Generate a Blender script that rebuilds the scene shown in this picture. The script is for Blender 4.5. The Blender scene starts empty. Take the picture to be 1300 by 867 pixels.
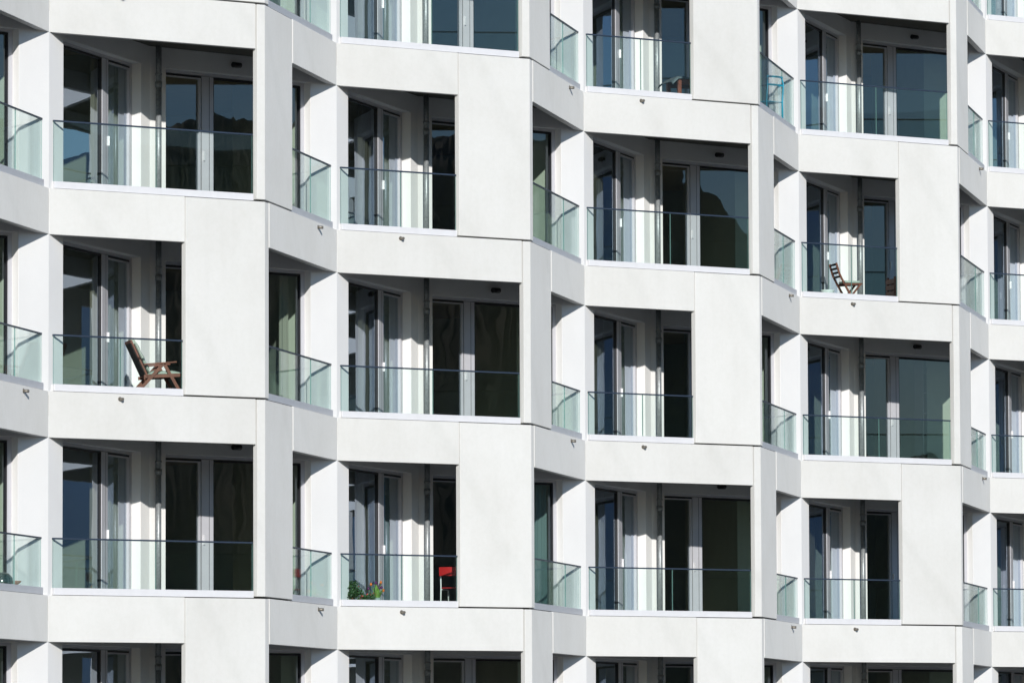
import bpy, bmesh, math, random
from mathutils import Vector, Matrix, noise
V2 = lambda x, y: Vector((x, y))
random.seed(7)
sc = bpy.context.scene
col = sc.collection

# ------------------------------------------------------------------ survey of the building (metres)
H = 3.0                                   # storey height
K0 = V2(-6.827, 81.8501)                  # fold line of bay 0
BAY = V2(4.038, 6.7123)                   # one bay along the street
C = V2(3.1111, 2.1461)                    # outer corner, relative to the fold line
P = V2(1.2271, 3.9848)                    # inner corner of the balcony
F = V2(3.6479, 6.1524)                    # where the garden wall meets the next fin
ZB = 10.6973                              # underside of the band of level 0
GZ = -4.6                                 # the street
FLOOR, CEIL, BT = -2.36, 0.294, 0.69
K1 = BAY
L_C, L_R, L_P, L_F = C.length, (K1 - C).length, P.length, (F - P).length
O2 = V2(0, 0)
def bayloc(i, n): 
    k = K0 + BAY * i
    return Vector((k.x, k.y, ZB - H * n))

# ------------------------------------------------------------------ helpers
def tag(o, label=None, cat=None, group=None, kind=None):
    if label: o['label'] = label
    if cat: o['category'] = cat
    if group: o['group'] = group
    if kind: o['kind'] = kind
    return o
def empty(name, loc=(0, 0, 0), rz=0, **k):
    o = bpy.data.objects.new(name, None); col.objects.link(o)
    o.location = loc; o.rotation_euler = (0, 0, rz); o.empty_display_size = .2
    return tag(o, **k)
def mesh(name, bm, mats, smooth=False, bevel=0):
    if bevel:
        bmesh.ops.remove_doubles(bm, verts=bm.verts, dist=1e-5)
        bmesh.ops.bevel(bm, geom=[e for e in bm.edges if len(e.link_faces) == 2 and e.calc_face_angle(0) > .5],
                        offset=bevel, segments=2, profile=.5, affect='EDGES', clamp_overlap=True)
    bmesh.ops.recalc_face_normals(bm, faces=bm.faces)
    me = bpy.data.meshes.new(name); bm.to_mesh(me); bm.free()
    for m in (mats if isinstance(mats, (list, tuple)) else [mats]): me.materials.append(m)
    if smooth:
        for p in me.polygons: p.use_smooth = True
    return me
def put(name, me, parent=None, loc=(0, 0, 0)):
    o = bpy.data.objects.new(name, me); col.objects.link(o)
    o.location = loc
    if parent is not None: o.parent = parent
    return o
def prism(bm, pts, z0, z1, mi=0):
    a = [bm.verts.new((p[0], p[1], z0)) for p in pts]; b = [bm.verts.new((p[0], p[1], z1)) for p in pts]
    n = len(pts); fs = [bm.faces.new(a[::-1]), bm.faces.new(b)]
    for i in range(n): fs.append(bm.faces.new((a[i], a[(i + 1) % n], b[(i + 1) % n], b[i])))
    for f in fs: f.material_index = mi
    return fs
def inner(d):                              # normal pointing into the building
    d = d.normalized(); return V2(-d.y, d.x)
def lbox(bm, o, d, a0, a1, w0, w1, z0, z1, mi=0):
    """box along a wall line: a = distance along, w = depth into the building"""
    d = d.normalized(); n = inner(d)
    return prism(bm, [o + d * a0 + n * w0, o + d * a1 + n * w0, o + d * a1 + n * w1, o + d * a0 + n * w1], z0, z1, mi)
def box(bm, x0, x1, y0, y1, z0, z1, mi=0, M=None):
    fs = prism(bm, [(x0, y0), (x1, y0), (x1, y1), (x0, y1)], z0, z1, mi)
    if M is not None: bmesh.ops.transform(bm, matrix=M, verts=list({v for f in fs for v in f.verts}))
    return fs
def tube(bm, pts, r, seg=10, mi=0, r2=None, smooth=True):
    pts = [Vector(p) for p in pts]; rings = []
    for i, p in enumerate(pts):
        t = (pts[min(i + 1, len(pts) - 1)] - pts[max(i - 1, 0)]).normalized()
        u = t.orthogonal().normalized() if i == 0 else (u - t * u.dot(t)).normalized()
        w = t.cross(u); rr = r if r2 is None else r + (r2 - r) * i / (len(pts) - 1)
        rings.append([bm.verts.new(p + (u * math.cos(k * math.tau / seg) + w * math.sin(k * math.tau / seg)) * rr) for k in range(seg)])
    for a, b in zip(rings, rings[1:]):
        for k in range(seg):
            f = bm.faces.new((a[k], a[(k + 1) % seg], b[(k + 1) % seg], b[k])); f.material_index = mi; f.smooth = smooth
    for rg in (rings[0][::-1], rings[-1]):
        f = bm.faces.new(rg); f.material_index = mi
def bar(bm, a, b, w, t, up=(0, 0, 1), mi=0):
    """rectangular bar from a to b, w wide sideways, t thick along 'up'"""
    a, b = Vector(a), Vector(b); d = (b - a).normalized(); s = d.cross(Vector(up)).normalized(); u = s.cross(d)
    vs = [[bm.verts.new(p + s * x * w / 2 + u * y * t / 2) for x, y in ((-1, -1), (1, -1), (1, 1), (-1, 1))] for p in (a, b)]
    fs = [bm.faces.new(vs[0][::-1]), bm.faces.new(vs[1])] + [bm.faces.new((vs[0][k], vs[0][(k + 1) % 4], vs[1][(k + 1) % 4], vs[1][k])) for k in range(4)]
    for f in fs: f.material_index = mi
def lathe(bm, prof, seg=24, mi=0, c=(0, 0, 0)):
    rings = [[bm.verts.new((c[0] + r * math.cos(k * math.tau / seg), c[1] + r * math.sin(k * math.tau / seg), c[2] + z)) for k in range(seg)] for r, z in prof]
    for a, b in zip(rings, rings[1:]):
        for k in range(seg):
            f = bm.faces.new((a[k], a[(k + 1) % seg], b[(k + 1) % seg], b[k])); f.material_index = mi; f.smooth = True
    bm.faces.new(rings[0][::-1]).material_index = mi; bm.faces.new(rings[-1]).material_index = mi

# ------------------------------------------------------------------ materials
def new_mat(name):
    m = bpy.data.materials.new(name); m.use_nodes = True; nt = m.node_tree
    return m, nt, nt.nodes, nt.links, nt.nodes['Principled BSDF']
def coords(nt, scale=(1, 1, 1), rnd=7.3):
    N, L = nt.nodes, nt.links
    tc = N.new('ShaderNodeTexCoord'); oi = N.new('ShaderNodeObjectInfo'); mp = N.new('ShaderNodeMapping')
    mul = N.new('ShaderNodeMath'); mul.operation = 'MULTIPLY'; mul.inputs[1].default_value = rnd * 5
    L.new(oi.outputs['Random'], mul.inputs[0]); cx = N.new('ShaderNodeCombineXYZ')
    L.new(mul.outputs[0], cx.inputs[0]); L.new(mul.outputs[0], cx.inputs[1])
    add = N.new('ShaderNodeVectorMath'); L.new(tc.outputs['Object'], add.inputs[0]); L.new(cx.outputs[0], add.inputs[1])
    L.new(add.outputs[0], mp.inputs['Vector']); mp.inputs['Scale'].default_value = scale
    return mp.outputs['Vector']
def nz(nt, vec, scale, detail=4, rough=.55):
    n = nt.nodes.new('ShaderNodeTexNoise'); n.inputs['Scale'].default_value = scale
    n.inputs['Detail'].default_value = detail; n.inputs['Roughness'].default_value = rough
    if vec is not None: nt.links.new(vec, n.inputs['Vector'])
    return n.outputs['Fac']
def ramp(nt, fac, stops):
    r = nt.nodes.new('ShaderNodeValToRGB'); e = r.color_ramp.elements
    while len(e) < len(stops): e.new(.5)
    for q, (p, c) in zip(e, stops): q.position = p; q.color = (*c, 1)
    nt.links.new(fac, r.inputs[0]); return r.outputs['Color']
def mixc(nt, a, b, fac, mode='MIX'):
    m = nt.nodes.new('ShaderNodeMix'); m.data_type = 'RGBA'; m.blend_type = mode
    for s, v in ((m.inputs[0], fac), (m.inputs[6], a), (m.inputs[7], b)):
        if hasattr(v, 'links') or isinstance(v, bpy.types.NodeSocket): nt.links.new(v, s)
        else: s.default_value = v if not isinstance(v, tuple) else (*v, 1)
    return m.outputs[2]
def bump(nt, h, dist=.002, strength=.5):
    b = nt.nodes.new('ShaderNodeBump'); b.inputs['Distance'].default_value = dist; b.inputs['Strength'].default_value = strength
    nt.links.new(h, b.inputs['Height']); return b.outputs['Normal']

def m_concrete():
    m, nt, N, L, b = new_mat('white_concrete')
    v = coords(nt); big = nz(nt, v, .8, 5, .6); fine = nz(nt, v, 14, 5, .7)
    vs = coords(nt, (5.5, 5.5, .45)); streak = nz(nt, vs, 1.0, 6, .65)
    c = ramp(nt, big, [(.32, (.645, .642, .622)), (.52, (.672, .671, .654)), (.72, (.690, .690, .676))])
    c = mixc(nt, c, ramp(nt, streak, [(.34, (.97, .97, .966)), (.55, (1, 1, 1)), (.75, (1.0, 1.0, .99))]), .6, 'MULTIPLY')
    c = mixc(nt, c, ramp(nt, fine, [(.35, (.95, .95, .94)), (.6, (1, 1, 1))]), .6, 'MULTIPLY')
    # faint slanted casting marks and a few warm stains
    vd = coords(nt, (.9, .9, .9)); w = N.new('ShaderNodeTexWave'); w.wave_type = 'BANDS'; w.bands_direction = 'DIAGONAL'
    w.inputs['Scale'].default_value = .22; w.inputs['Distortion'].default_value = 2.2; w.inputs['Detail'].default_value = 3
    L.new(vd, w.inputs['Vector'])
    c = mixc(nt, c, ramp(nt, w.outputs['Fac'], [(.0, (.965, .967, .965)), (.06, (1, 1, 1)), (1, (1, 1, 1))]), .8, 'MULTIPLY')
    oi = N.new('ShaderNodeObjectInfo'); c = mixc(nt, c, ramp(nt, oi.outputs['Random'], [(0, (.95, .95, .95)), (1, (1, 1, 1))]), 1.0, 'MULTIPLY')
    st = nz(nt, coords(nt, (1.7, 1.7, 2.3), 3.1), 1.3, 6, .75)
    c = mixc(nt, c, (.66, .60, .48), ramp(nt, st, [(.0, (0, 0, 0)), (.70, (0, 0, 0)), (.82, (.3, .3, .3))]), 'MIX')
    L.new(c, b.inputs['Base Color']); b.inputs['Roughness'].default_value = .62; b.inputs['Diffuse Roughness'].default_value = .42
    b.inputs['Specular IOR Level'].default_value = .35
    L.new(bump(nt, nz(nt, v, 60, 4, .6), .0012, .5), b.inputs['Normal'])
    return m
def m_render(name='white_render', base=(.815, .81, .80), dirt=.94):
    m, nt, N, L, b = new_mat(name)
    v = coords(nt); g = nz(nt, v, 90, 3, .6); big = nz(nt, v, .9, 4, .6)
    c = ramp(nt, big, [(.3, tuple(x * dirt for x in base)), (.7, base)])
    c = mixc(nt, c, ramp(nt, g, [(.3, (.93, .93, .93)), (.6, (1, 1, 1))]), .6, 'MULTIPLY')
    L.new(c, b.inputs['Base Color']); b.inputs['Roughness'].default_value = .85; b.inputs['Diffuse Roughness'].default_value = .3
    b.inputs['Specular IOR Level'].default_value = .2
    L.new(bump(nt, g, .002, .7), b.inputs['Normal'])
    return m
def m_plain(name, c, rough=.6, metal=0., spec=.5, var=.12, scale=6, bmp=0):
    m, nt, N, L, b = new_mat(name)
    n = nz(nt, coords(nt), scale, 4, .6)
    L.new(ramp(nt, n, [(.3, tuple(x * (1 - var) for x in c)), (.7, tuple(min(1, x * (1 + var)) for x in c))]), b.inputs['Base Color'])
    b.inputs['Roughness'].default_value = rough; b.inputs['Metallic'].default_value = metal; b.inputs['Specular IOR Level'].default_value = spec
    if bmp: L.new(bump(nt, nz(nt, coords(nt), scale * 8, 3), bmp, .6), b.inputs['Normal'])
    return m
def m_glass(name, tint, boost=1.0, wobble=0.0, ior=1.5, wscale=1.0, f0=0.0, gcol=(1, 1, 1)):
    m = bpy.data.materials.new(name); m.use_nodes = True; nt = m.node_tree; N, L = nt.nodes, nt.links; N.clear()
    out = N.new('ShaderNodeOutputMaterial'); mx = N.new('ShaderNodeMixShader'); tr = N.new('ShaderNodeBsdfTransparent'); gl = N.new('ShaderNodeBsdfGlossy')
    # Schlick's law on the true angle, the same from either side of the pane
    ge = N.new('ShaderNodeNewGeometry'); dt = N.new('ShaderNodeVectorMath'); dt.operation = 'DOT_PRODUCT'
    L.new(ge.outputs['Incoming'], dt.inputs[0]); L.new(ge.outputs['Normal'], dt.inputs[1])
    def mth(op, a, b=None, cl=False):
        q = N.new('ShaderNodeMath'); q.operation = op; q.use_clamp = cl
        for k, x in ((0, a), (1, b)):
            if isinstance(x, bpy.types.NodeSocket): L.new(x, q.inputs[k])
            elif x is not None: q.inputs[k].default_value = x
        return q.outputs[0]
    R0 = ((ior - 1) / (ior + 1)) ** 2
    one = mth('SUBTRACT', 1.0, mth('ABSOLUTE', dt.outputs['Value']), True)
    fres = mth('ADD', mth('MULTIPLY', mth('POWER', one, 5.0), 1 - R0), R0)
    # several parallel surfaces: R = N r / (1 + (N - 1) r)
    fac = mth('DIVIDE', mth('MULTIPLY', fres, boost), mth('ADD', mth('MULTIPLY', fres, boost - 1), 1.0), True)
    v = coords(nt)
    if wobble:
        nrm = bump(nt, nz(nt, v, wscale, 1.5, .4), wobble, 1.0)
        L.new(nrm, gl.inputs['Normal'])
    sm = nz(nt, v, 3.0, 5, .6)
    tr_c = ramp(nt, sm, [(.3, tuple(x * .985 for x in tint)), (.7, tint)])
    L.new(tr_c, tr.inputs['Color'])
    gl.inputs['Roughness'].default_value = 0.0; gl.inputs['Color'].default_value = (*gcol, 1)
    L.new(fac, mx.inputs[0]); L.new(tr.outputs[0], mx.inputs[1]); L.new(gl.outputs[0], mx.inputs[2])
    L.new(mx.outputs[0], out.inputs['Surface'])
    return m

CONC = m_concrete()
REND = m_render()
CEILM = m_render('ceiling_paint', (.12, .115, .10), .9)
DECKM = m_plain('balcony_paving', (.16, .16, .15), .8, bmp=.002)
FRAME = m_plain('light_grey_frame', (.52, .52, .555), .42, .0, .5, .03)
GASK = m_plain('dark_gasket', (.015, .015, .018), .6)
BASEP = m_plain('anodised_base_profile', (.70, .70, .72), .45, .08, .5, .03)
CAPM = m_plain('dark_handrail_profile', (.045, .065, .10), .4, .4, .5, .05)
PIPE = m_plain('galvanised_pipe', (.27, .29, .30), .42, .35, .5, .25, 30)
STEEL = m_plain('stainless_spout', (.22, .20, .17), .45, .5)
BLACKM = m_plain('black_metal', (.012, .012, .013), .5)
JOINT = m_plain('joint_sealant', (.03, .026, .02), .9)
PANE = m_glass('window_pane', (.70, .76, .70), 3.6, .0012, 1.5, 1.1, gcol=(.70, .80, .95))
GLASS = m_glass('balustrade_glass', (.930, .978, .968), .45, 0, 1.5)
GEDGE = m_plain('green_glass_edge', (.16, .30, .28), .25)
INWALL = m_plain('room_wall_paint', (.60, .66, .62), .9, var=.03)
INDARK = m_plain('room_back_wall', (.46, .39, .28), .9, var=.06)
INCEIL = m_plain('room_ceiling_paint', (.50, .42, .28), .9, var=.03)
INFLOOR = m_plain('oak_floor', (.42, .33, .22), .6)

# ------------------------------------------------------------------ building part meshes (shared, fold-line coordinates)
TH = .11
u_f, u_r, u_1, u_2 = C.normalized(), (K1 - C).normalized(), P.normalized(), (F - P).normalized()
n_f, n_r, n_1, n_2 = inner(C), inner(K1 - C), inner(P), inner(F - P)
def cross_pt(p, d, q, e):                  # intersection of two lines
    t = ((q.x - p.x) * e.y - (q.y - p.y) * e.x) / (d.x * e.y - d.y * e.x); return p + d * t
def corner_poly(a0, b1, w0f, w0r, w1):     # L shape round the outer corner
    o = cross_pt(n_f * w0f, u_f, C + n_r * w0r, u_r); i = cross_pt(n_f * w1, u_f, C + n_r * w1, u_r)
    return [u_f * a0 + n_f * w0f, o, C + u_r * b1 + n_r * w0r, C + u_r * b1 + n_r * w1, i, u_f * a0 + n_f * w1]
def two_quads(bm, pts, z0, z1):
    a, b, c, d, e, f = pts; n = 6
    lo = [bm.verts.new((p.x, p.y, z0)) for p in pts]; hi = [bm.verts.new((p.x, p.y, z1)) for p in pts]
    for k in range(6): bm.faces.new((lo[k], lo[(k + 1) % 6], hi[(k + 1) % 6], hi[k]))
    for q in ((0, 1, 4, 5), (1, 2, 3, 4)):
        bm.faces.new([lo[k] for k in q][::-1]); bm.faces.new([hi[k] for k in q])
def M_front(a1, gap=.012):
    bm = bmesh.new(); lbox(bm, O2, C, 0.004, a1, 0, TH, 0, BT - .006); return mesh('front_band_panel', bm, CONC, bevel=.006)
def M_return(b0):
    bm = bmesh.new(); lbox(bm, C, K1 - C, b0, L_R - .002, -.0, TH, 0, BT - .006); return mesh('side_band_panel', bm, CONC, bevel=.006)
def M_corner(a0, b1, zb):
    bm = bmesh.new(); two_quads(bm, corner_poly(a0, b1, -.012, .010, TH), zb, BT - .012); return mesh('corner_panel', bm, CONC, bevel=.007)
front = {'A': M_front(3.592), 'B': M_front(2.343)}
ret = {'A': M_return(1.728), 'B': M_return(.212)}
corner = {'A': M_corner(3.613, 1.715, -2.289), 'B': M_corner(2.352, .2, -2.293)}
def M_backing():                           # dark joint strip right behind the panels, stands where slab edge insulation is
    bm = bmesh.new()
    w = TH + .004; i0 = cross_pt(n_f * w, u_f, C + n_r * w, u_r); w2 = TH + .10; i1 = cross_pt(n_f * w2, u_f, C + n_r * w2, u_r)
    prism(bm, [u_f * .3 + n_f * w, i0, i1, u_f * .3 + n_f * w2], CEIL + .003, BT + .028)
    prism(bm, [i0, C + u_r * (L_R - .35) + n_r * w, C + u_r * (L_R - .35) + n_r * w2, i1], CEIL + .003, BT + .028)
    return mesh('slab_edge', bm, JOINT)
edge_me = M_backing()

def M_wall1():
    bm = bmesh.new(); w = .25
    lbox(bm, O2, P, 0, .565, 0, w, FLOOR - .02, CEIL + .02)
    lbox(bm, O2, P, .565, 3.794, 0, w, -.0193, CEIL + .02)
    lbox(bm, O2, P, 3.794, L_P + .30, 0, w, FLOOR - .02, CEIL + .02)
    return mesh('window_wall', bm, REND)
def M_wall2():
    bm = bmesh.new(); w = .25
    lbox(bm, P, F - P, 0, .316, 0, w, FLOOR - .02, CEIL + .02)
    lbox(bm, P, F - P, .316, 3.236, 0, w, -.0193, CEIL + .02)
    o = F + n_2 * w
    prism(bm, [P + u_2 * 3.236, F, o, P + u_2 * 3.236 + n_2 * w], FLOOR - .02, CEIL + .02)
    return mesh('window_wall', bm, REND)
def M_fin():
    bm = bmesh.new(); f2 = F + n_2 * .25
    k2 = K1 + inner(P) * .25
    prism(bm, [F + (K1 - F) * .0, K1, k2, f2], FLOOR - .02, CEIL + .02)
    return mesh('fin_wall', bm, REND)
wall1_me, wall2_me, fin_me = M_wall1(), M_wall2(), M_fin()

def M_frame(o, d, a0, m0, m1, a1, sash):
    """window frame set .15 back; sash = which light opens (0 left, 1 right)"""
    bm = bmesh.new(); w0, w1 = .15, .225; zt = -.0193; zb = FLOOR
    def r(x0, x1, z0, z1, a=w0, b=w1, mi=0): lbox(bm, o, d, x0, x1, a, b, z0, z1, mi)
    r(a0 - .02, a0 + .06, zb, zt + .03); r(m0 + .012, m1 - .012, zb, zt - .055); r(a1 - .075, a1 + .02, zb, zt + .03)
    r(a0 + .06, a1 - .075, zt - .045, zt + .03); r(a0 + .06, m0 + .012, zb - .02, zb + .09); r(m1 - .012, a1 - .075, zb - .02, zb + .09)
    # dark gaskets round both lights
    for x0, x1 in ((a0 + .06, m0 + .012), (m1 - .012, a1 - .075)):
        for q in ((x0, x0 + .022, zb + .09, zt - .055), (x1 - .022, x1, zb + .09, zt - .055)): r(*q, a=w0 + .012, b=w1 - .01, mi=1)
        r(x0 + .022, x1 - .022, zt - .085, zt - .055, a=w0 + .012, b=w1 - .01, mi=1)
    # opening sash: a second slim frame
    x0, x1 = ((a0 + .08, m0 - .012), (m1 + .012, a1 - .099))[sash]
    r(x1 - .022, x1, zb + .09, zt - .085, a=w0 - .004, b=w1 - .02)
    r(x0, x1 - .022, zt - .105, zt - .085, a=w0 - .004, b=w1 - .02)
    # groove in the mullion
    r((m0 + m1) / 2 + .03, (m0 + m1) / 2 + .038, zb, zt - .06, a=w0 - .0015, b=w0 + .01, mi=1)
    return mesh('window', bm, [FRAME, GASK], bevel=0)
def M_pane(o, d, x0, x1):
    bm = bmesh.new(); dd = d.normalized(); n = inner(d)
    a, b = o + dd * x0 + n * .19, o + dd * x1 + n * .19
    vs = [bm.verts.new(q) for q in ((a.x, a.y, FLOOR + .08), (b.x, b.y, FLOOR + .08), (b.x, b.y, -.06), (a.x, a.y, -.06))]
    bm.faces.new(vs); return mesh('pane', bm, PANE)
def M_handle(o, d, x, dz=0):
    bm = bmesh.new(); lbox(bm, o, d, x - .011, x + .011, .118, .152, -1.40 + dz, -1.25 + dz)
    return mesh('handle', bm, m_plain('brushed_handle', (.75, .75, .77), .3, .3), bevel=.003)
W1 = (.565, 2.53, 2.80, 3.794); W2 = (.316, 1.14, 1.395, 3.236)
frame1 = M_frame(O2, P, *W1, 1); frame2 = M_frame(P, F - P, *W2, 0)
pane1 = [M_pane(O2, P, W1[0] + .05, W1[1] + .02), M_pane(O2, P, W1[2] - .02, W1[3] - .06)]
pane2 = [M_pane(P, F - P, W2[0] + .05, W2[1] + .02), M_pane(P, F - P, W2[2] - .02, W2[3] - .06)]
handle1 = M_handle(O2, P, W1[2] - .035); handle2 = M_handle(P, F - P, W2[1] + .045)

GO = .07                                   # depth of the balustrade line
def M_base(o, d, a0, a1):
    bm = bmesh.new(); lbox(bm, o, d, a0, a1, .028, .105, BT - H + .002, -2.205); 
    me = mesh('balustrade', bm, BASEP, bevel=.004); return me
def M_glassp(o, d, a0, a1, zt):
    bm = bmesh.new(); lbox(bm, o, d, a0, a1, GO - .008, GO + .008, -2.215, zt)
    dn = inner(d)
    for f in bm.faces:
        f.normal_update()
        if abs(f.normal.x * dn.x + f.normal.y * dn.y) < .9: f.material_index = 1
    return mesh('glass_panel', bm, [GLASS, GEDGE])
def M_rail(o, d, a0, a1, zt):
    bm = bmesh.new(); lbox(bm, o, d, a0 - .004, a1 + .004, GO - .017, GO + .017, zt - .002, zt + .022); return mesh('handrail', bm, CAPM, bevel=.003)
bal = {}
for t in 'AB':
    for hi in (0, 1):
        zt = (-1.49, -1.315)[hi]
        fa = (.115, 3.575 if t == 'A' else 2.338); ra = (1.735 if t == 'A' else .215, 4.50)
        for side, o, d, (a0, a1) in (('f', O2, C, fa), ('r', C, K1 - C, ra)):
            mid = (1.88 if t == 'A' else 1.265) if side == 'f' else 3.15
            bal[t, hi, side] = (M_base(o, d, a0, a1), [M_glassp(o, d, a0 + .004, mid - .004, zt), M_glassp(o, d, mid + .004, a1 - .004, zt)], M_rail(o, d, a0, a1, zt))

def M_pipe():
    bm = bmesh.new(); c = u_1 * (L_P - .10) + u_1.orthogonal() * 0
    q = P - n_1 * .075 - n_2 * .085 + (u_2 * .02)
    tube(bm, [(q.x, q.y, FLOOR - .01), (q.x, q.y, -.30)], .045, 16); tube(bm, [(q.x, q.y, -.30), (q.x, q.y, CEIL + .01)], .045, 16)
    tube(bm, [(q.x, q.y, -.36), (q.x, q.y, -.27)], .054, 16); tube(bm, [(q.x, q.y, -2.2), (q.x, q.y, -2.14)], .056, 16)
    return mesh('drainpipe', bm, PIPE)
def M_clamp():
    bm = bmesh.new(); q = P - n_1 * .075 - n_2 * .085 + (u_2 * .02)
    for z in (-.17,):
        tube(bm, [(q.x, q.y, z), (q.x, q.y, z + .03)], .052, 16)
        pass
    return mesh('pipe_clamp', bm, PIPE)
pipe_me, clamp_me = M_pipe(), M_clamp()
def M_spout(o, d, a):
    bm = bmesh.new(); q = o + d.normalized() * a; n = inner(d); z = .605
    tube(bm, [(*(q + n * .02), z), (*(q - n * .085), z - .006)], .024, 14)
    tube(bm, [(*(q + n * .02), z), (*(q - n * .006), z)], .034, 14)
    return mesh('overflow_spout', bm, STEEL)
spout_f, spout_r = M_spout(O2, C, 1.22), M_spout(C, K1 - C, 3.36)

# rooms behind: partition at the fin, party wall and back wall
def M_partition(L):
    bm = bmesh.new(); a = V2(3.50, 6.87); d = V2(-1, .16).normalized()
    lbox(bm, a, -d, -L, .12, -.12, 0, FLOOR + .004, CEIL - .004)
    e = a + d * L
    prism(bm, [e + inner(-d) * -.002, e + d * .002 + V2(-.9, 2.2), e + V2(-.78, 2.24), e + V2(.12, .1)], FLOOR + .006, CEIL - .006)
    return mesh('room_partition', bm, INWALL)
def M_party():
    bm = bmesh.new(); back = inner(BAY)
    a = P + n_1 * .05 + u_1 * .35; b = a + back * 5.2
    lbox(bm, a, back, 0, 5.2, -.1, .1, FLOOR + .004, CEIL - .004); 
    return mesh('party_wall', bm, INWALL)
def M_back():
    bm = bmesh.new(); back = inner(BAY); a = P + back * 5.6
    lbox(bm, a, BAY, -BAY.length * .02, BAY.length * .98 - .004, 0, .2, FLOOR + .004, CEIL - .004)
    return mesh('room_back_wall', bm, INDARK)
part_me, party_me, backw_me = {k: M_partition(v) for k, v in {-1: .6, 0: .35, 1: .62, 2: .62, 3: .66, 4: .6, 5: .6}.items()}, M_party(), M_back()
def M_slab():
    """slab over level n: balcony soffits and deck, plus the room parts of it"""
    bm = bmesh.new(); w = TH + .006
    i = cross_pt(n_f * w, u_f, C + n_r * w, u_r); back = inner(BAY)
    # balcony part
    loop = [n_f * w + u_f * .16, i, C + u_r * (L_R - .12) + n_r * w, F + (K1 - F) * .12 + n_2 * .08, P + n_2 * .12 + n_1 * .12, n_1 * .1 + u_1 * .15]
    fs = prism(bm, loop, CEIL, BT - .05)
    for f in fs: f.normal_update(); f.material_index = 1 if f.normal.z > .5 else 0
    # room part
    loop = [P + n_2 * .12 + n_1 * .12 + V2(0, 0), F + n_2 * .13, K1 + n_1 * .05, BAY + P + n_1 * .125, BAY + P + back * 5.6, P + back * 5.6]
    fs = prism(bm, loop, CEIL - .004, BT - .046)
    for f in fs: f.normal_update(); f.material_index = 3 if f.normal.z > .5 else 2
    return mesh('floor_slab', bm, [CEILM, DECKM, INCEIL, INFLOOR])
slab_me = M_slab()

# ------------------------------------------------------------------ assemble the building
LV0, LV1, B0, B1 = -2, 4, -1, 5
bld = empty('apartment_building', (K0.x, K0.y, GZ), label='white concrete apartment building with zigzag balcony front and glass balustrades', cat='building')
def part(name, me, i, n, parent=None):
    l = bayloc(i, n); base = Vector((K0.x, K0.y, GZ))
    return put(name, me, parent or bld, (l - base) if parent is None else (0, 0, 0))
for i in range(B0, B1 + 1):
    for n in range(LV0, LV1 + 1):
        t = 'A' if (i + n) % 2 == 0 else 'B'
        part('front_band', front[t], i, n); part('side_band', ret[t], i, n); part('corner_panel', corner[t], i, n)
        part('floor_slab', slab_me, i, n); part('slab_edge', edge_me, i, n)
        part('balcony_wall', wall1_me, i, n); part('garden_wall', wall2_me, i, n); part('fin_wall', fin_me, i, n)
        for fm, ps, hm in ((frame1, pane1, handle1), (frame2, pane2, handle2)):
            w = part('window', fm, i, n)
            for p_ in ps:
                pn = part('pane', p_, i, n, w); pn.rotation_euler = [math.radians(random.uniform(-a_, a_)) for a_ in (.07, .07, .05)]
            part('handle', hm, i, n, w)
        hi = 1 if n <= 0 else 0
        for s in 'fr':
            bm_, gs, rm = bal[t, hi, s]; b = part('balustrade', bm_, i, n)
            for g in gs: part('glass_panel', g, i, n, b)
            part('handrail', rm, i, n, b)
        pp = part('drainpipe', pipe_me, i, n); part('pipe_clamp', clamp_me, i, n, pp)
        # overflow spouts sit in the band under the storey above, i.e. the band of this level
        part('overflow_spout', spout_r if (i + n - 1) % 2 == 0 else spout_f, i, n)
        part('room_partition', part_me[i], i, n); part('party_wall', party_me, i, n); part('room_back_wall', backw_me, i, n)
# end walls, core behind the rooms, roof and plinth
back = inner(BAY)
def bigbox(name, pts, z0, z1, m):
    bm = bmesh.new(); prism(bm, [p - V2(K0.x, K0.y) * 0 for p in pts], z0 - GZ, z1 - GZ); return put(name, mesh(name, bm, m), bld)
ztop = ZB - H * LV0 + CEIL; zbot = ZB - H * LV1 + FLOOR
s0, s1 = BAY * B0, BAY * (B1 + 1)
bigbox('core', [s0 + P + back * 5.85, s1 + P + back * 5.85, s1 + P + back * 10, s0 + P + back * 10], GZ, ztop + .4, REND)
bigbox('end_wall', [s0 + P * .12 - BAY.normalized() * .3, s0 + P * .12, s0 + P + back * 5.85, s0 + P + back * 5.85 - BAY.normalized() * .3], GZ, ztop + .4, REND)
bigbox('end_wall', [s1 + V2(.02, .1), s1 + BAY.normalized() * .3 + V2(.02, .1), s1 + P + back * 5.85 + BAY.normalized() * .3, s1 + P + back * 5.85], GZ, ztop + .4, REND)
bigbox('roof', [s0 + P + back * -.5, s1 + P + back * -.5, s1 + P + back * 5.85, s0 + P + back * 5.85], ztop + .40, ztop + .5, DECKM)
bigbox('plinth', [s0 + u_f * .3 + n_f * .4, s1 + u_f * .3 + n_f * .4, s1 + P + back * 5.8, s0 + P + back * 5.8], GZ, zbot - .35, REND)

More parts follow.
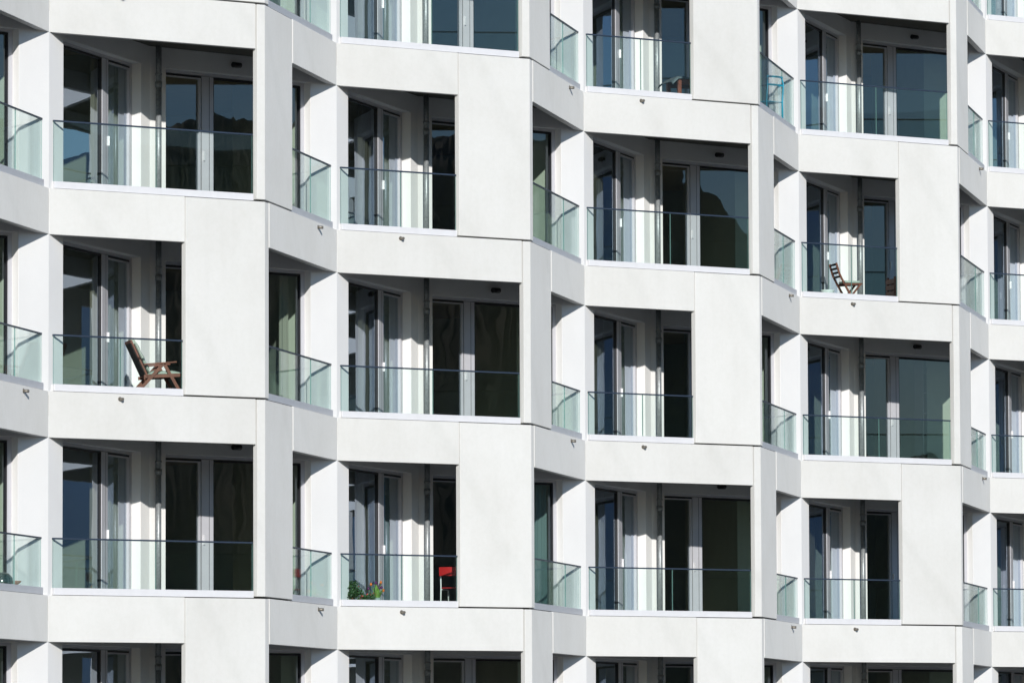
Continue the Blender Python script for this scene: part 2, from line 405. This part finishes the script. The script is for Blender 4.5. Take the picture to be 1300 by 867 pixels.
# ------------------------------------------------------------------ setting
def m_ground():
    m, nt, N, L, b = new_mat('asphalt')
    n1 = nz(nt, coords(nt), .15, 6); L.new(ramp(nt, n1, [(.3, (.045, .045, .045)), (.7, (.07, .068, .064))]), b.inputs['Base Color']); b.inputs['Roughness'].default_value = .9
    return m
bm = bmesh.new(); r_ = 2500
for x, y in ((-r_, -r_), (r_, -r_), (r_, r_), (-r_, r_)): bm.verts.new((x, y, 0))
bm.faces.new(bm.verts[:]); tag(put('ground', mesh('ground', bm, m_ground()), None, (0, 0, GZ)), kind='structure')
def m_hill():
    m, nt, N, L, b = new_mat('wooded_hillside')
    L.new(ramp(nt, nz(nt, coords(nt), .12, 8, .7), [(.3, (.050, .038, .024)), (.6, (.090, .068, .042)), (.8, (.13, .10, .06))]), b.inputs['Base Color']); b.inputs['Roughness'].default_value = 1
    return m
def hill():
    bm = bmesh.new(); NA, NR = 900, 12; rows = []
    for a in range(NA):
        az = math.radians(-60 + 46 * a / 80 if a < 80 else -14 + 20 * (a - 80) / 740 if a < 820 else 6 + 40 * (a - 820) / 79); row = []
        d = math.degrees(az)
        elev = 6.4 if d < -3.3 else 6.4 - (d + 3.3) * 1.35 if d < -.3 else max(.3, 2.35 - (d + .3) * .1)
        top = math.tan(math.radians(elev)) * 420 - GZ + 9
        for k in range(NR):
            rr = 250 + 170 * k / (NR - 1); prof = math.sin(.5 * math.pi * k / (NR - 1)) ** 1.2
            x, y = math.cos(az) * rr, math.sin(az) * rr + 90
            h = top * prof * (1 + .10 * noise.noise(Vector((az * 6, k * .3, 0)))) + (2.0 * noise.noise(Vector((az * 60, k * .9, 3))) + 0.30 * noise.noise(Vector((az * 260, k * 2, 7))) + .32 * noise.noise(Vector((az * 800, k * 2, 8)))) * prof
            row.append(bm.verts.new((x, y, max(0, h) - (.5 if k == 0 else 0))))
        rows.append(row)
    for a, b in zip(rows, rows[1:]):
        for k in range(NR - 1): bm.faces.new((a[k], b[k], b[k + 1], a[k + 1]))
    return mesh('hill', bm, m_hill())
tag(put('hill', hill(), None, (0, 0, GZ)), kind='structure')

bm = bmesh.new(); prev = None
for a in range(161):
    az = math.radians(2 + 90 * a / 160); x, y = math.cos(az) * 1500, math.sin(az) * 1500
    t = (math.radians(6.0) * 1500 + 9 - GZ) * (.98 + .06 * noise.noise(Vector((az * 5, 0, 2))) + .012 * noise.noise(Vector((az * 40, 0, 1)))) * min(1, .35 + a / 35)
    q = [bm.verts.new((x, y, 0)), bm.verts.new((x * 1.12, y * 1.12, t * .7)), bm.verts.new((x * 1.25, y * 1.25, t * 1.25))]
    if prev:
        for k in (0, 1): bm.faces.new((prev[k], q[k], q[k + 1], prev[k + 1]))
    prev = q
tag(put('mountains', mesh('mountains', bm, m_plain('hazy_blue_slopes', (.055, .10, .155), 1, var=.12, scale=.01)), None, (0, 0, GZ)), kind='structure')  # blue of the distant haze is put into the slope colour

# ------------------------------------------------------------------ things on the balconies
def at(i, n, a, w, z=0, line='f'):
    """a along a wall line, w into the building, z above the balcony floor"""
    o, d = {'f': (O2, C), 'r': (C, K1 - C), '1': (O2, P), '2': (P, F - P)}[line]
    q = K0 + BAY * i + o + d.normalized() * a + inner(d) * w
    return Vector((q.x, q.y, ZB - H * n + FLOOR + z))
WOOD = m_plain('oiled_hardwood', (.17, .045, .022), .5, var=.3, scale=9, bmp=.001)
DWOOD = m_plain('dark_slat_wood', (.018, .012, .010), .6, var=.3)
CUSH = m_plain('sage_cushion_fabric', (.42, .47, .41), .9, var=.12, scale=30, bmp=.002)
RED = m_plain('red_plastic', (.42, .02, .02), .35, var=.04)
WHITEM = m_plain('white_tube', (.75, .75, .74), .4, var=.02)
TEAL = m_plain('teal_lacquer', (.005, .27, .40), .4, var=.05)
GREYC = m_plain('grey_table_cover', (.11, .135, .15), .7, var=.1, scale=12)
LEAFD = m_plain('dark_leaves', (.035, .085, .025), .55, var=.5, scale=30)
LEAFL = m_plain('fresh_leaves', (.14, .26, .05), .5, var=.3, scale=30)
TERRA = m_plain('terracotta', (.30, .12, .06), .8)
GLAZE = m_plain('dark_green_glaze', (.012, .035, .03), .15, spec=.8)
def bmo(fn, name, mats, parent=None, **k):
    bm = bmesh.new(); fn(bm); return put(name, mesh(name, bm, mats, **k), parent)

# reclining armchair (bay 0, second row)
ch = empty('garden_armchair', at(0, 1, 2.20, .95), math.radians(15), label='reclining wooden garden armchair with pale green cushion behind the glass, at the big plain panel', cat='garden chair')
ch.scale = (.90, .9, 1)
for s in (-1, 1):
    y = s * .27
    bmo(lambda b: bar(b, (-.30, y, 0), (.27, y, .565), .028, .05), 'leg', WOOD, ch)
    bmo(lambda b: bar(b, (.66, y * .93, 0), (.29, y * .93, .575), .028, .05), 'leg', WOOD, ch)
    bmo(lambda b: (bar(b, (-.06, y * 1.02, .555), (.50, y * 1.02, .60), .06, .022)), 'armrest', WOOD, ch, bevel=.004)
def back_(b):
    for s in (-1, 1): bar(b, (.02, s * .235, .36), (-.27, s * .235, .915), .05, .028, up=(1, 0, .5))
    bar(b, (-.262, -.235, .90), (-.262, .235, .90), .03, .05)
bmo(back_, 'backrest', WOOD, ch)
def slats_(b):
    for k in range(6):
        y = -.18 + .072 * k; bar(b, (-.0, y, .37), (-.275, y, .89), .058, .014, up=(1, 0, .5))
bmo(slats_, 'back_slats', DWOOD, ch)
def seat_(b):
    for s in (-1, 1): bar(b, (-.05, s * .245, .375), (.59, s * .245, .405), .03, .05)
    for k in range(7): bar(b, (.0 + k * .09, -.24, .385 + k * .004), (.0 + k * .09, .24, .385 + k * .004), .06, .016)
bmo(seat_, 'seat', WOOD, ch)
def cush_(b):
    def pad(p0, p1, th, wd, n=(0, 0, 1), segs=7):
        p0, p1 = Vector(p0), Vector(p1); d = (p1 - p0); nn = Vector(n); rows = []
        for i in range(segs + 1):
            f = i / segs; c = p0 + d * f; bulge = th * (.72 + .28 * abs(math.sin(f * math.pi * 3.5))) ; bulge *= min(1, .45 + 6 * min(f, 1 - f))
            row = []
            for j in range(13):
                g = j / 12; ww = min(1, .35 + 5 * min(g, 1 - g))
                row.append(b.verts.new(c + Vector((0, (g - .5) * wd, 0)) + nn * bulge * ww))
            rows.append(row)
        low = [b.verts.new(r[0].co - nn * .0) for r in rows]
        for a_, c_ in zip(rows, rows[1:]):
            for j in range(12): b.faces.new((a_[j], a_[j + 1], c_[j + 1], c_[j]))
        bt = [[b.verts.new(p0 + d * (i / segs) + Vector((0, s * wd * .49, 0))) for s in (-1, 1)] for i in range(segs + 1)]
        for i in range(segs):
            b.faces.new((bt[i][0], bt[i + 1][0], bt[i + 1][1], bt[i][1]))
            b.faces.new((rows[i][0], rows[i + 1][0], bt[i + 1][0], bt[i][0])); b.faces.new((rows[i][-1], bt[i][1], bt[i + 1][1], rows[i + 1][-1]))
        for e in (0, segs):
            b.faces.new([bt[e][0], *rows[e], bt[e][1]])
    nb = Vector((.885, 0, .465)); 
    pad((.055, 0, .43), (-.235, 0, .955), .05, .42, nb)
    pad((.05, 0, .415), (.60, 0, .43), .055, .42)
for f_ in (0,): bmo(cush_, 'cushion', CUSH, ch, smooth=True)
def roll_(b): tube(b, [(-.225, -.19, .90), (-.225, -.1, .915), (-.225, .1, .915), (-.225, .19, .90)], .04, 12)
bmo(roll_, 'head_pillow', CUSH, ch)

# folding chair + bucket + slatted box (bay 3, second row from the top)
fc = empty('folding_chair', at(3, 0, 1.76, .9), math.radians(17), label='brown wooden folding chair with curved slatted back and pale green seat pad', cat='folding chair')
fc.scale = (.72, .9, 1)
for s in (-1, 1):
    y = s * .20
    def rl(b):
        pts = [(-.33, y, .80), (-.245, y, .60), (-.13, y, .44), (.03, y, .24), (.24, y, 0)]
        for p, q in zip(pts, pts[1:]): bar(b, p, q, .028, .045, up=(.7, 0, .5))
    bmo(rl, 'side_rail', WOOD, fc)
    bmo(lambda b: bar(b, (.36, y * .85, .42), (-.12, y * .85, 0), .024, .04, up=(-.7, 0, .7)), 'leg', WOOD, fc)
for k in range(4):
    bmo(lambda b: bar(b, (-.318 + k * .034, -.2, .775 - k * .075), (-.318 + k * .034, .2, .775 - k * .075), .014, .04, up=(.3, 0, 1)), 'back_slat', DWOOD, fc)
def fseat(b):
    for k in range(6): bar(b, (-.06 + k * .085, -.19, .42), (-.06 + k * .085, .19, .42), .06, .018)
    for s in (-1, 1): bar(b, (-.1, s * .17, .40), (.40, s * .17, .42), .02, .03)
bmo(fseat, 'seat', WOOD, fc)
bmo(lambda b: box(b, -.09, .33, -.19, .19, .432, .475), 'seat_pad', CUSH, fc, bevel=.015)
def bucket(b): lathe(b, [(.09, 0), (.115, .20), (.13, .245), (.132, .262), (.120, .262), (.110, .21)], 28)
tag(bmo(bucket, 'bucket', m_plain('white_plastic_bucket', (.72, .74, .72), .4, var=.02)), 'low round white bucket beside the brown wooden folding chair', 'bucket').location = at(3, 0, 1.13, .62)
pb = empty('slatted_box', at(3, 0, 3.42, 1.2), math.radians(20), label='reddish brown slatted wooden box half hidden by the big wall panel', cat='wooden box')
for k in range(5):
    bmo(lambda b: (box(b, -.30, .30, -.20, -.18, .05 + k * .115, .14 + k * .115), box(b, -.30, .30, .18, .20, .05 + k * .115, .14 + k * .115), box(b, -.30, -.28, -.18, .18, .05 + k * .115, .14 + k * .115), box(b, .28, .30, -.18, .18, .05 + k * .115, .14 + k * .115)), 'slat_ring', WOOD, pb)
for sx in (-1, 1):
    for sy in (-1, 1): bmo(lambda b: box(b, sx * .27 - .02, sx * .27 + .02, sy * .17 - .02 + .005 * -sy, sy * .17 + .01 - .005 * sy, 0, .64), 'corner_post', WOOD, pb)

# red chair and flowers (bay 1, third row)
rc = empty('stacking_chair', at(1, 2, 2.92, 1.0), math.radians(72), label='red seat and back chair on a white tube frame behind the glass', cat='chair')
for s in (-1, 1):
    y = s * .19
    bmo(lambda b: tube(b, [(-.21, y, 0), (-.19, y, .42), (-.20, y, .60), (-.23, y, .76)], .013, 10), 'rear_leg', WHITEM, rc)
    bmo(lambda b: tube(b, [(.20, y, 0), (.18, y, .385), (.14, y, .40), (-.19, y, .40)], .013, 10), 'front_leg', WHITEM, rc)
rc.scale = (1, .9, .95)
def rback(b):
    n_ = 10
    for s0_, s1_ in ((-.0, .0),):
        rows = []
        for i in range(n_ + 1):
            g = i / n_ * 2 - 1; x = -.235 - .03 * (1 - g * g)
            rows.append([b.verts.new((x + dx, g * .205, z)) for dx, z in ((0, .625), (-.012, .775), (.0, .775), (.012, .625))])
        for a_, c_ in zip(rows, rows[1:]):
            for k in range(4): b.faces.new((a_[k], c_[k], c_[(k + 1) % 4], a_[(k + 1) % 4]))
        b.faces.new(rows[0]); b.faces.new(rows[-1][::-1])
bmo(rback, 'backrest', RED, rc, bevel=0)
bmo(lambda b: box(b, -.20, .21, -.2, .2, .412, .428), 'seat', RED, rc, bevel=.006)

def leaves(b, c, r, cnt, size, mi=0, squash=.8, rnd=None):
    for _ in range(cnt):
        d = Vector((random.gauss(0, 1), random.gauss(0, 1), random.gauss(0, 1))).normalized() * r * random.random() ** .4; d.z *= squash
        p = Vector(c) + d; n = Vector((random.gauss(0, 1), random.gauss(0, 1), random.gauss(0, 1) + .5)).normalized(); t = n.orthogonal().normalized(); u = n.cross(t); s = size * random.uniform(.6, 1.3)
        vs = [b.verts.new(p + t * s), b.verts.new(p + u * s * .45), b.verts.new(p - t * s), b.verts.new(p - u * s * .45)]
        b.faces.new(vs).material_index = mi
REDF = m_plain('red_petals', (.5, .02, .03), .6); ORF = m_plain('orange_petals', (.75, .18, .03), .6); PUF = m_plain('purple_petals', (.10, .015, .10), .6)
bp = empty('potted_bush', at(1, 2, .52, .34), label='bushy dark green plant with small red flowers behind the balcony glass', cat='potted plant')
bmo(lambda b: lathe(b, [(.08, 0), (.11, .11), (.12, .13), (.10, .13), (.09, .11)], 24), 'pot', TERRA, bp)
bmo(lambda b: [leaves(b, c_, r_, k_, .026) for c_, r_, k_ in (((-.02, 0, .30), .15, 380), ((.07, .03, .24), .12, 200), ((-.10, -.02, .22), .11, 160), ((.0, .02, .40), .09, 90), ((.16, 0, .18), .07, 60))], 'foliage', LEAFD, bp)
bmo(lambda b: leaves(b, (.02, 0, .28), .19, 12, .016), 'flowers', REDF, bp)
sp = empty('small_plant', at(1, 2, .74, .22), label='low trailing plant with tiny red flowers between the bush and the tulips', cat='potted plant')
bmo(lambda b: lathe(b, [(.06, 0), (.08, .14), (.085, .155), (.07, .155)], 20), 'pot', TERRA, sp)
bmo(lambda b: leaves(b, (0, 0, .20), .12, 160, .022, squash=.5), 'foliage', LEAFD, sp)
bmo(lambda b: leaves(b, (.03, 0, .25), .09, 9, .018, squash=.3), 'flowers', REDF, sp)
tp = empty('tulip_bouquet', at(1, 2, .95, .30), label='bunch of orange and purple tulips with fresh green leaves behind the glass', cat='flowers')
bmo(lambda b: lathe(b, [(.05, 0), (.07, .12), (.06, .2), (.05, .2)], 20), 'vase', m_plain('glass_grey_vase', (.3, .36, .34), .2), tp)
stems = [(-.10, .05, .40, ORF), (-.02, -.05, .42, PUF), (.05, .02, .40, PUF), (-.14, -.03, .33, PUF), (.10, -.02, .30, ORF), (.02, .07, .36, PUF), (.07, .06, .35, PUF), (.0, .0, .38, PUF), (.04, -.06, .34, PUF), (.06, -.02, .43, ORF)]
bmo(lambda b: [tube(b, [(0, 0, .15), (x * .5, y * .5, .26), (x, y, z)], .004, 6) for x, y, z, m_ in stems], 'stems', LEAFL, tp)
def tl(b):
    for k in range(16):
        a_ = k * 2.4; r_o = .05 + .04 * (k % 3); h = .30 + .04 * (k % 4)
        p0 = Vector((.02 * math.cos(a_), .02 * math.sin(a_), .14)); p1 = Vector((r_o * math.cos(a_), r_o * math.sin(a_), h)); mid = (p0 + p1) / 2 + Vector((0, 0, .05)); sd_ = Vector((-math.sin(a_), math.cos(a_), 0)) * .018
        v = [b.verts.new(q) for q in (p0, mid + sd_, p1, mid - sd_)]; b.faces.new(v)
bmo(tl, 'leaves', LEAFL, tp)
for x, y, z, m_ in stems:
    bmo(lambda b: lathe(b, [(.005, -.010), (.019, .003), (.021, .020), (.012, .038), (.003, .042)], 8, c=(x, y, z)), 'tulip', m_, tp)

# table with a drooping cover (bay 2, top row)
tb = empty('wooden_table', at(2, -1, 3.22, 1.25), math.radians(22), label='low reddish wooden table with square legs under a grey cover', cat='table')
for sx in (-1, 1):
    for sy in (-1, 1): bmo(lambda b: box(b, sx * .33 - .032, sx * .33 + .032, sy * .24 - .032, sy * .24 + .032, 0, .56), 'leg', WOOD, tb, bevel=.004)
bmo(lambda b: (box(b, -.36, .36, -.275, -.25, .46, .56), box(b, -.36, .36, .25, .275, .46, .56)), 'apron', WOOD, tb)
bmo(lambda b: box(b, -.38, .38, -.29, .29, .562, .585), 'tabletop', WOOD, tb)
def cov(b):
    nx, ny = 16, 10; g = []
    for i in range(nx + 1):
        r_ = []
        for j in range(ny + 1):
            x = -.50 + .92 * i / nx; y = -.34 + .68 * j / ny; z = .60 + .012 * math.sin(x * 9 + y * 5)
            ex = max(0, -.38 - x); z -= ex * .75 + ex * ex * .8; z -= max(0, abs(y) - .29) * .9
            r_.append(b.verts.new((x, y, z)))
        g.append(r_)
    for i in range(nx):
        for j in range(ny): b.faces.new((g[i][j], g[i + 1][j], g[i + 1][j + 1], g[i][j + 1]))
cv = tag(bmo(cov, 'table_cover', GREYC, smooth=True), 'thin grey cover drooping over the left end of the low wooden table', 'table cover'); cv.location = at(2, -1, 3.22, 1.25); cv.rotation_euler.z = math.radians(22)
so_ = cv.modifiers.new('thick', 'SOLIDIFY'); so_.thickness = .006

# teal chair (bay 2, top row, seen past the corner)
tc = empty('teal_chair', at(2, -1, 2.42, -.55, 0, '2'), math.atan2(n_2.y, n_2.x), label='teal metal garden chair seen through the side glass of the top row', cat='garden chair')
for s in (-1, 1):
    y = s * .20
    bmo(lambda b: tube(b, [(.19, y, 0), (.17, y, .44)], .012, 10), 'front_leg', TEAL, tc)
    bmo(lambda b: tube(b, [(-.20, y, 0), (-.19, y, .45), (-.22, y, .78), (-.19, y * .9, .90)], .013, 10), 'rear_leg', TEAL, tc)
def tseat(b):
    for k in range(6): bar(b, (-.18 + k * .07, -.2, .45), (-.18 + k * .07, .2, .45), .05, .014)
bmo(tseat, 'seat', TEAL, tc)
for z, bow in ((.755, .02), (.90, .05)):
    bmo(lambda b: [bar(b, (-.20 - bow * math.sin(math.pi * k / 8), -.2 + .05 * k, z), (-.20 - bow * math.sin(math.pi * (k + 1) / 8), -.2 + .05 * (k + 1), z), .012, .032) for k in range(8)], 'back_rail', TEAL, tc)

# pot and saucer at the far left, third row
tag(bmo(lambda b: lathe(b, [(.05, 0), (.12, .07), (.165, .17), (.155, .26), (.10, .325), (.03, .34)], 28), 'round_pot', GLAZE), 'dark green glazed ball shaped pot at the left edge of the photo', 'pot').location = at(-1, 2, 2.66, -.40, 0, '2')
tag(bmo(lambda b: lathe(b, [(.07, 0), (.10, .17), (.14, .205), (.145, .22), (.13, .22), (.09, .19)], 28), 'bowl', TERRA), 'shallow terracotta bowl beside the dark green round pot', 'bowl').location = at(-1, 2, 2.86, -.36, 0, '2')

# wall lamps over the garden doors
def lamp_body(b):
    lbox(b, O2, F - P, -.012, .012, -.10, 0, -.01, .03); 
    tube(b, [(*(n_2 * -.075 - u_2 * .078), .0), (*(n_2 * -.075 + u_2 * .078), .0)], .042, 16)
lamp_me = None
names = {(0, 0): 'in the top left wide balcony', (0, 2): 'in the fourth row at the left, just under the band', (1, 1): 'in the middle row, second bay from the left', (2, 0): 'in the second row, third bay from the left',
         (2, 2): 'in the third bay, fourth row, just under the band', (3, -1): 'in the top row at the right', (3, 1): 'in the right hand bay, above the bluish panes of the third row'}
for (i, n), s in names.items():
    if lamp_me is None:
        bm = bmesh.new(); lamp_body(bm); lamp_me = mesh('lamp_body', bm, BLACKM)
        bm = bmesh.new(); lbox(bm, O2, F - P, -.06, .06, -.1, -.05, -.044, -.036); lens_me = mesh('lens', bm, m_plain('opal_lens', (.2, .2, .19), .4))
    l = empty('wall_lamp', at(i, n, 1.67, -.001, -FLOOR + .125, '2'), label='black wall lamp ' + s, cat='wall lamp', group='black lamps above the balcony doors')
    put('lamp_body', lamp_me, l); put('lens', lens_me, l)

# curtains
def curtain_me(length, col_, folds, seed):
    rr = random.Random(seed); bm = bmesh.new(); n_ = int(length / .012); rows = []; ph = 0; prev = None
    for k in range(n_ + 1):
        ph += rr.uniform(.6, 1.4) * math.tau * folds / n_; x = k / n_ * length
        amp = .035 + .015 * math.sin(ph * .37)
        a_ = bm.verts.new((x, amp * math.sin(ph) * .7, 0)); b_ = bm.verts.new((x + .006 * math.sin(ph * 1.3), amp * math.sin(ph), -2.30))
        if prev: bm.faces.new((prev[0], a_, b_, prev[1]))
        prev = (a_, b_)
    return mesh('curtain', bm, col_, smooth=True)
def fabric(name, c, tr=.35):
    m, nt, N, L, b = new_mat(name)
    n1 = nz(nt, coords(nt, (30, 30, 1)), 1, 3); L.new(ramp(nt, n1, [(.3, tuple(x * .9 for x in c)), (.7, c)]), b.inputs['Base Color'])
    b.inputs['Roughness'].default_value = .95; t = N.new('ShaderNodeBsdfTranslucent'); t.inputs['Color'].default_value = (*c, 1)
    mx = N.new('ShaderNodeMixShader'); mx.inputs[0].default_value = tr; L.new(b.outputs[0], mx.inputs[1]); L.new(t.outputs[0], mx.inputs[2]); L.new(mx.outputs[0], N['Material Output'].inputs['Surface']); return m
CREAM, MINT, BLUE, GREY = fabric('cream_curtain', (.55, .53, .46)), fabric('pale_curtain', (.62, .66, .62)), fabric('light_blue_curtain', (.30, .46, .52)), fabric('grey_curtain', (.28, .28, .27))
rows_ = {-1: 'top row', 0: 'second row', 1: 'third row', 2: 'fourth row', 3: 'bottom row'}
bays_ = {-1: 'at the left edge', 0: 'in the leftmost bay', 1: 'in the second bay from the left', 2: 'in the third bay from the left', 3: 'in the fourth bay from the left', 4: 'in the bay at the right edge'}
def hang(i, n, line, a0, a1, m_, what, folds=6, w=.36):
    o = put('curtain', curtain_me(a1 - a0, m_, folds, i * 31 + n * 7 + int(a0 * 10)))
    d = {'1': P, '2': F - P}[line]; o.location = at(i, n, a0, w, -FLOOR - .03, line); o.rotation_euler.z = math.atan2(d.y, d.x)
    tag(o, '%s, %s, %s' % (what, rows_[n], bays_[i].replace('in the ', '').replace(' from the left', ' from left')), 'curtain', 'curtains behind the balcony windows')
for n in (0, 1, 2, 3): hang(0, n, '1', 2.58, 2.88, CREAM, 'narrow cream curtain gathered behind the left window post', 4, .34)
for n in (0, 1, 2): hang(0, n, '1', 3.30, 3.78, MINT, 'pale curtain behind the narrow window light', 5)
for i, n in ((1, -1), (1, 0), (1, 1)): hang(i, n, '1', 3.28, 3.76, MINT, 'pale curtain behind the narrow window light', 5)
for i, n in ((1, -1), (1, 0), (1, 1)): hang(i, n, '1', 2.30, 2.86, GREY, 'grey curtain gathered behind the wide window light', 6, .40)
hang(1, 2, '1', 3.0, 3.62, BLUE, 'light blue curtain in the side window above the tulips', 6)
hang(1, 2, '2', 2.3, 3.22, BLUE, 'light blue curtain at the garden door', 9)
hang(1, 2, '1', 2.2, 2.7, GREY, 'grey curtain gathered behind the wide window light', 6, .40)
for i, n in ((2, -1), (2, 0), (2, 1), (2, 2)): hang(i, n, '1', 3.2, 3.72, MINT, 'pale curtain behind the narrow window light', 5)
for i, n in ((3, -1), (3, 0), (3, 1), (3, 2), (4, -1), (4, 0), (4, 1), (4, 2)): hang(i, n, '1', 3.0, 3.74, MINT, 'pale curtain behind the narrow window light', 6)
for i, n in ((2, 0), (2, 1), (2, 2), (3, 2)): hang(i, n, '1', 1.5, 2.55, GREY, 'added grey curtain standing in for reflections in the wide window light', 11, .42)  # added curtains, put behind these panes for the grey of reflections
hang(0, 1, '2', 3.02, 3.2, MINT, 'pale green narrow curtain at the garden door', 5, .5)
hang(1, 1, '2', 2.85, 3.15, MINT, 'pale green narrow curtain at the garden door', 4, .34)

# open shelves inside (bay 3, third row)
sh = empty('shelving_unit', at(3, 1, 3.02, 1.2, 0, '2'), math.atan2(u_2.y, u_2.x), label='tall open shelves just inside the bluish pane, third row in the right hand bay', cat='shelves')
for x in (0, .26): bmo(lambda b: box(b, x - .01, x + .01, -.12, .12, 0, 2.3), 'side_panel', FRAME, sh)
for k in range(6): bmo(lambda b: box(b, .012, .248, -.12, .12, .1 + k * .4, .12 + k * .4), 'shelf', FRAME, sh)


# ------------------------------------------------------------------ light, sky, camera
SUN = Vector((.35, -3.40, 1.0)).normalized()       # towards the sun
sd = bpy.data.lights.new('sun', 'SUN'); sd.energy = 4.2; sd.angle = math.radians(.5); sd.color = (1, .965, .91)
so = bpy.data.objects.new('sun', sd); col.objects.link(so); so.rotation_euler = SUN.to_track_quat('Z', 'Y').to_euler()
w = bpy.data.worlds.new('World'); sc.world = w; w.use_nodes = True; nt = w.node_tree
sky = nt.nodes.new('ShaderNodeTexSky'); sky.sky_type = 'NISHITA'; sky.sun_disc = False
sky.sun_elevation = math.asin(SUN.z); sky.sun_rotation = math.atan2(SUN.x, SUN.y) % math.tau
sky.air_density = 1.0; sky.dust_density = .15; sky.ozone_density = 3.5
bg = nt.nodes['Background']; bg.inputs['Strength'].default_value = .14
nt.links.new(sky.outputs[0], bg.inputs['Color'])

f_px, pitch, roll = 7072.9, .0742, -.0040
fw = Vector((0, math.cos(pitch), math.sin(pitch))); up = Vector((0, -math.sin(pitch), math.cos(pitch))); rt = Vector((1, 0, 0))
r2 = rt * math.cos(roll) + up * math.sin(roll); u2 = up * math.cos(roll) - rt * math.sin(roll)
cd = bpy.data.cameras.new('camera'); cd.sensor_width = 36; cd.lens = f_px / 1300 * 36; cd.clip_start = .5; cd.clip_end = 6000
co = bpy.data.objects.new('camera', cd); col.objects.link(co)
co.matrix_world = Matrix(((r2.x, u2.x, -fw.x, 0), (r2.y, u2.y, -fw.y, 0), (r2.z, u2.z, -fw.z, 0), (0, 0, 0, 1)))
sc.camera = co
sc.view_settings.view_transform = 'Standard'; sc.view_settings.look = 'None'; sc.view_settings.exposure = 0
sc.cycles.use_denoising = True; sc.cycles.max_bounces = 14; sc.cycles.transparent_max_bounces = 24
sc.cycles.diffuse_bounces = 4; sc.cycles.glossy_bounces = 6
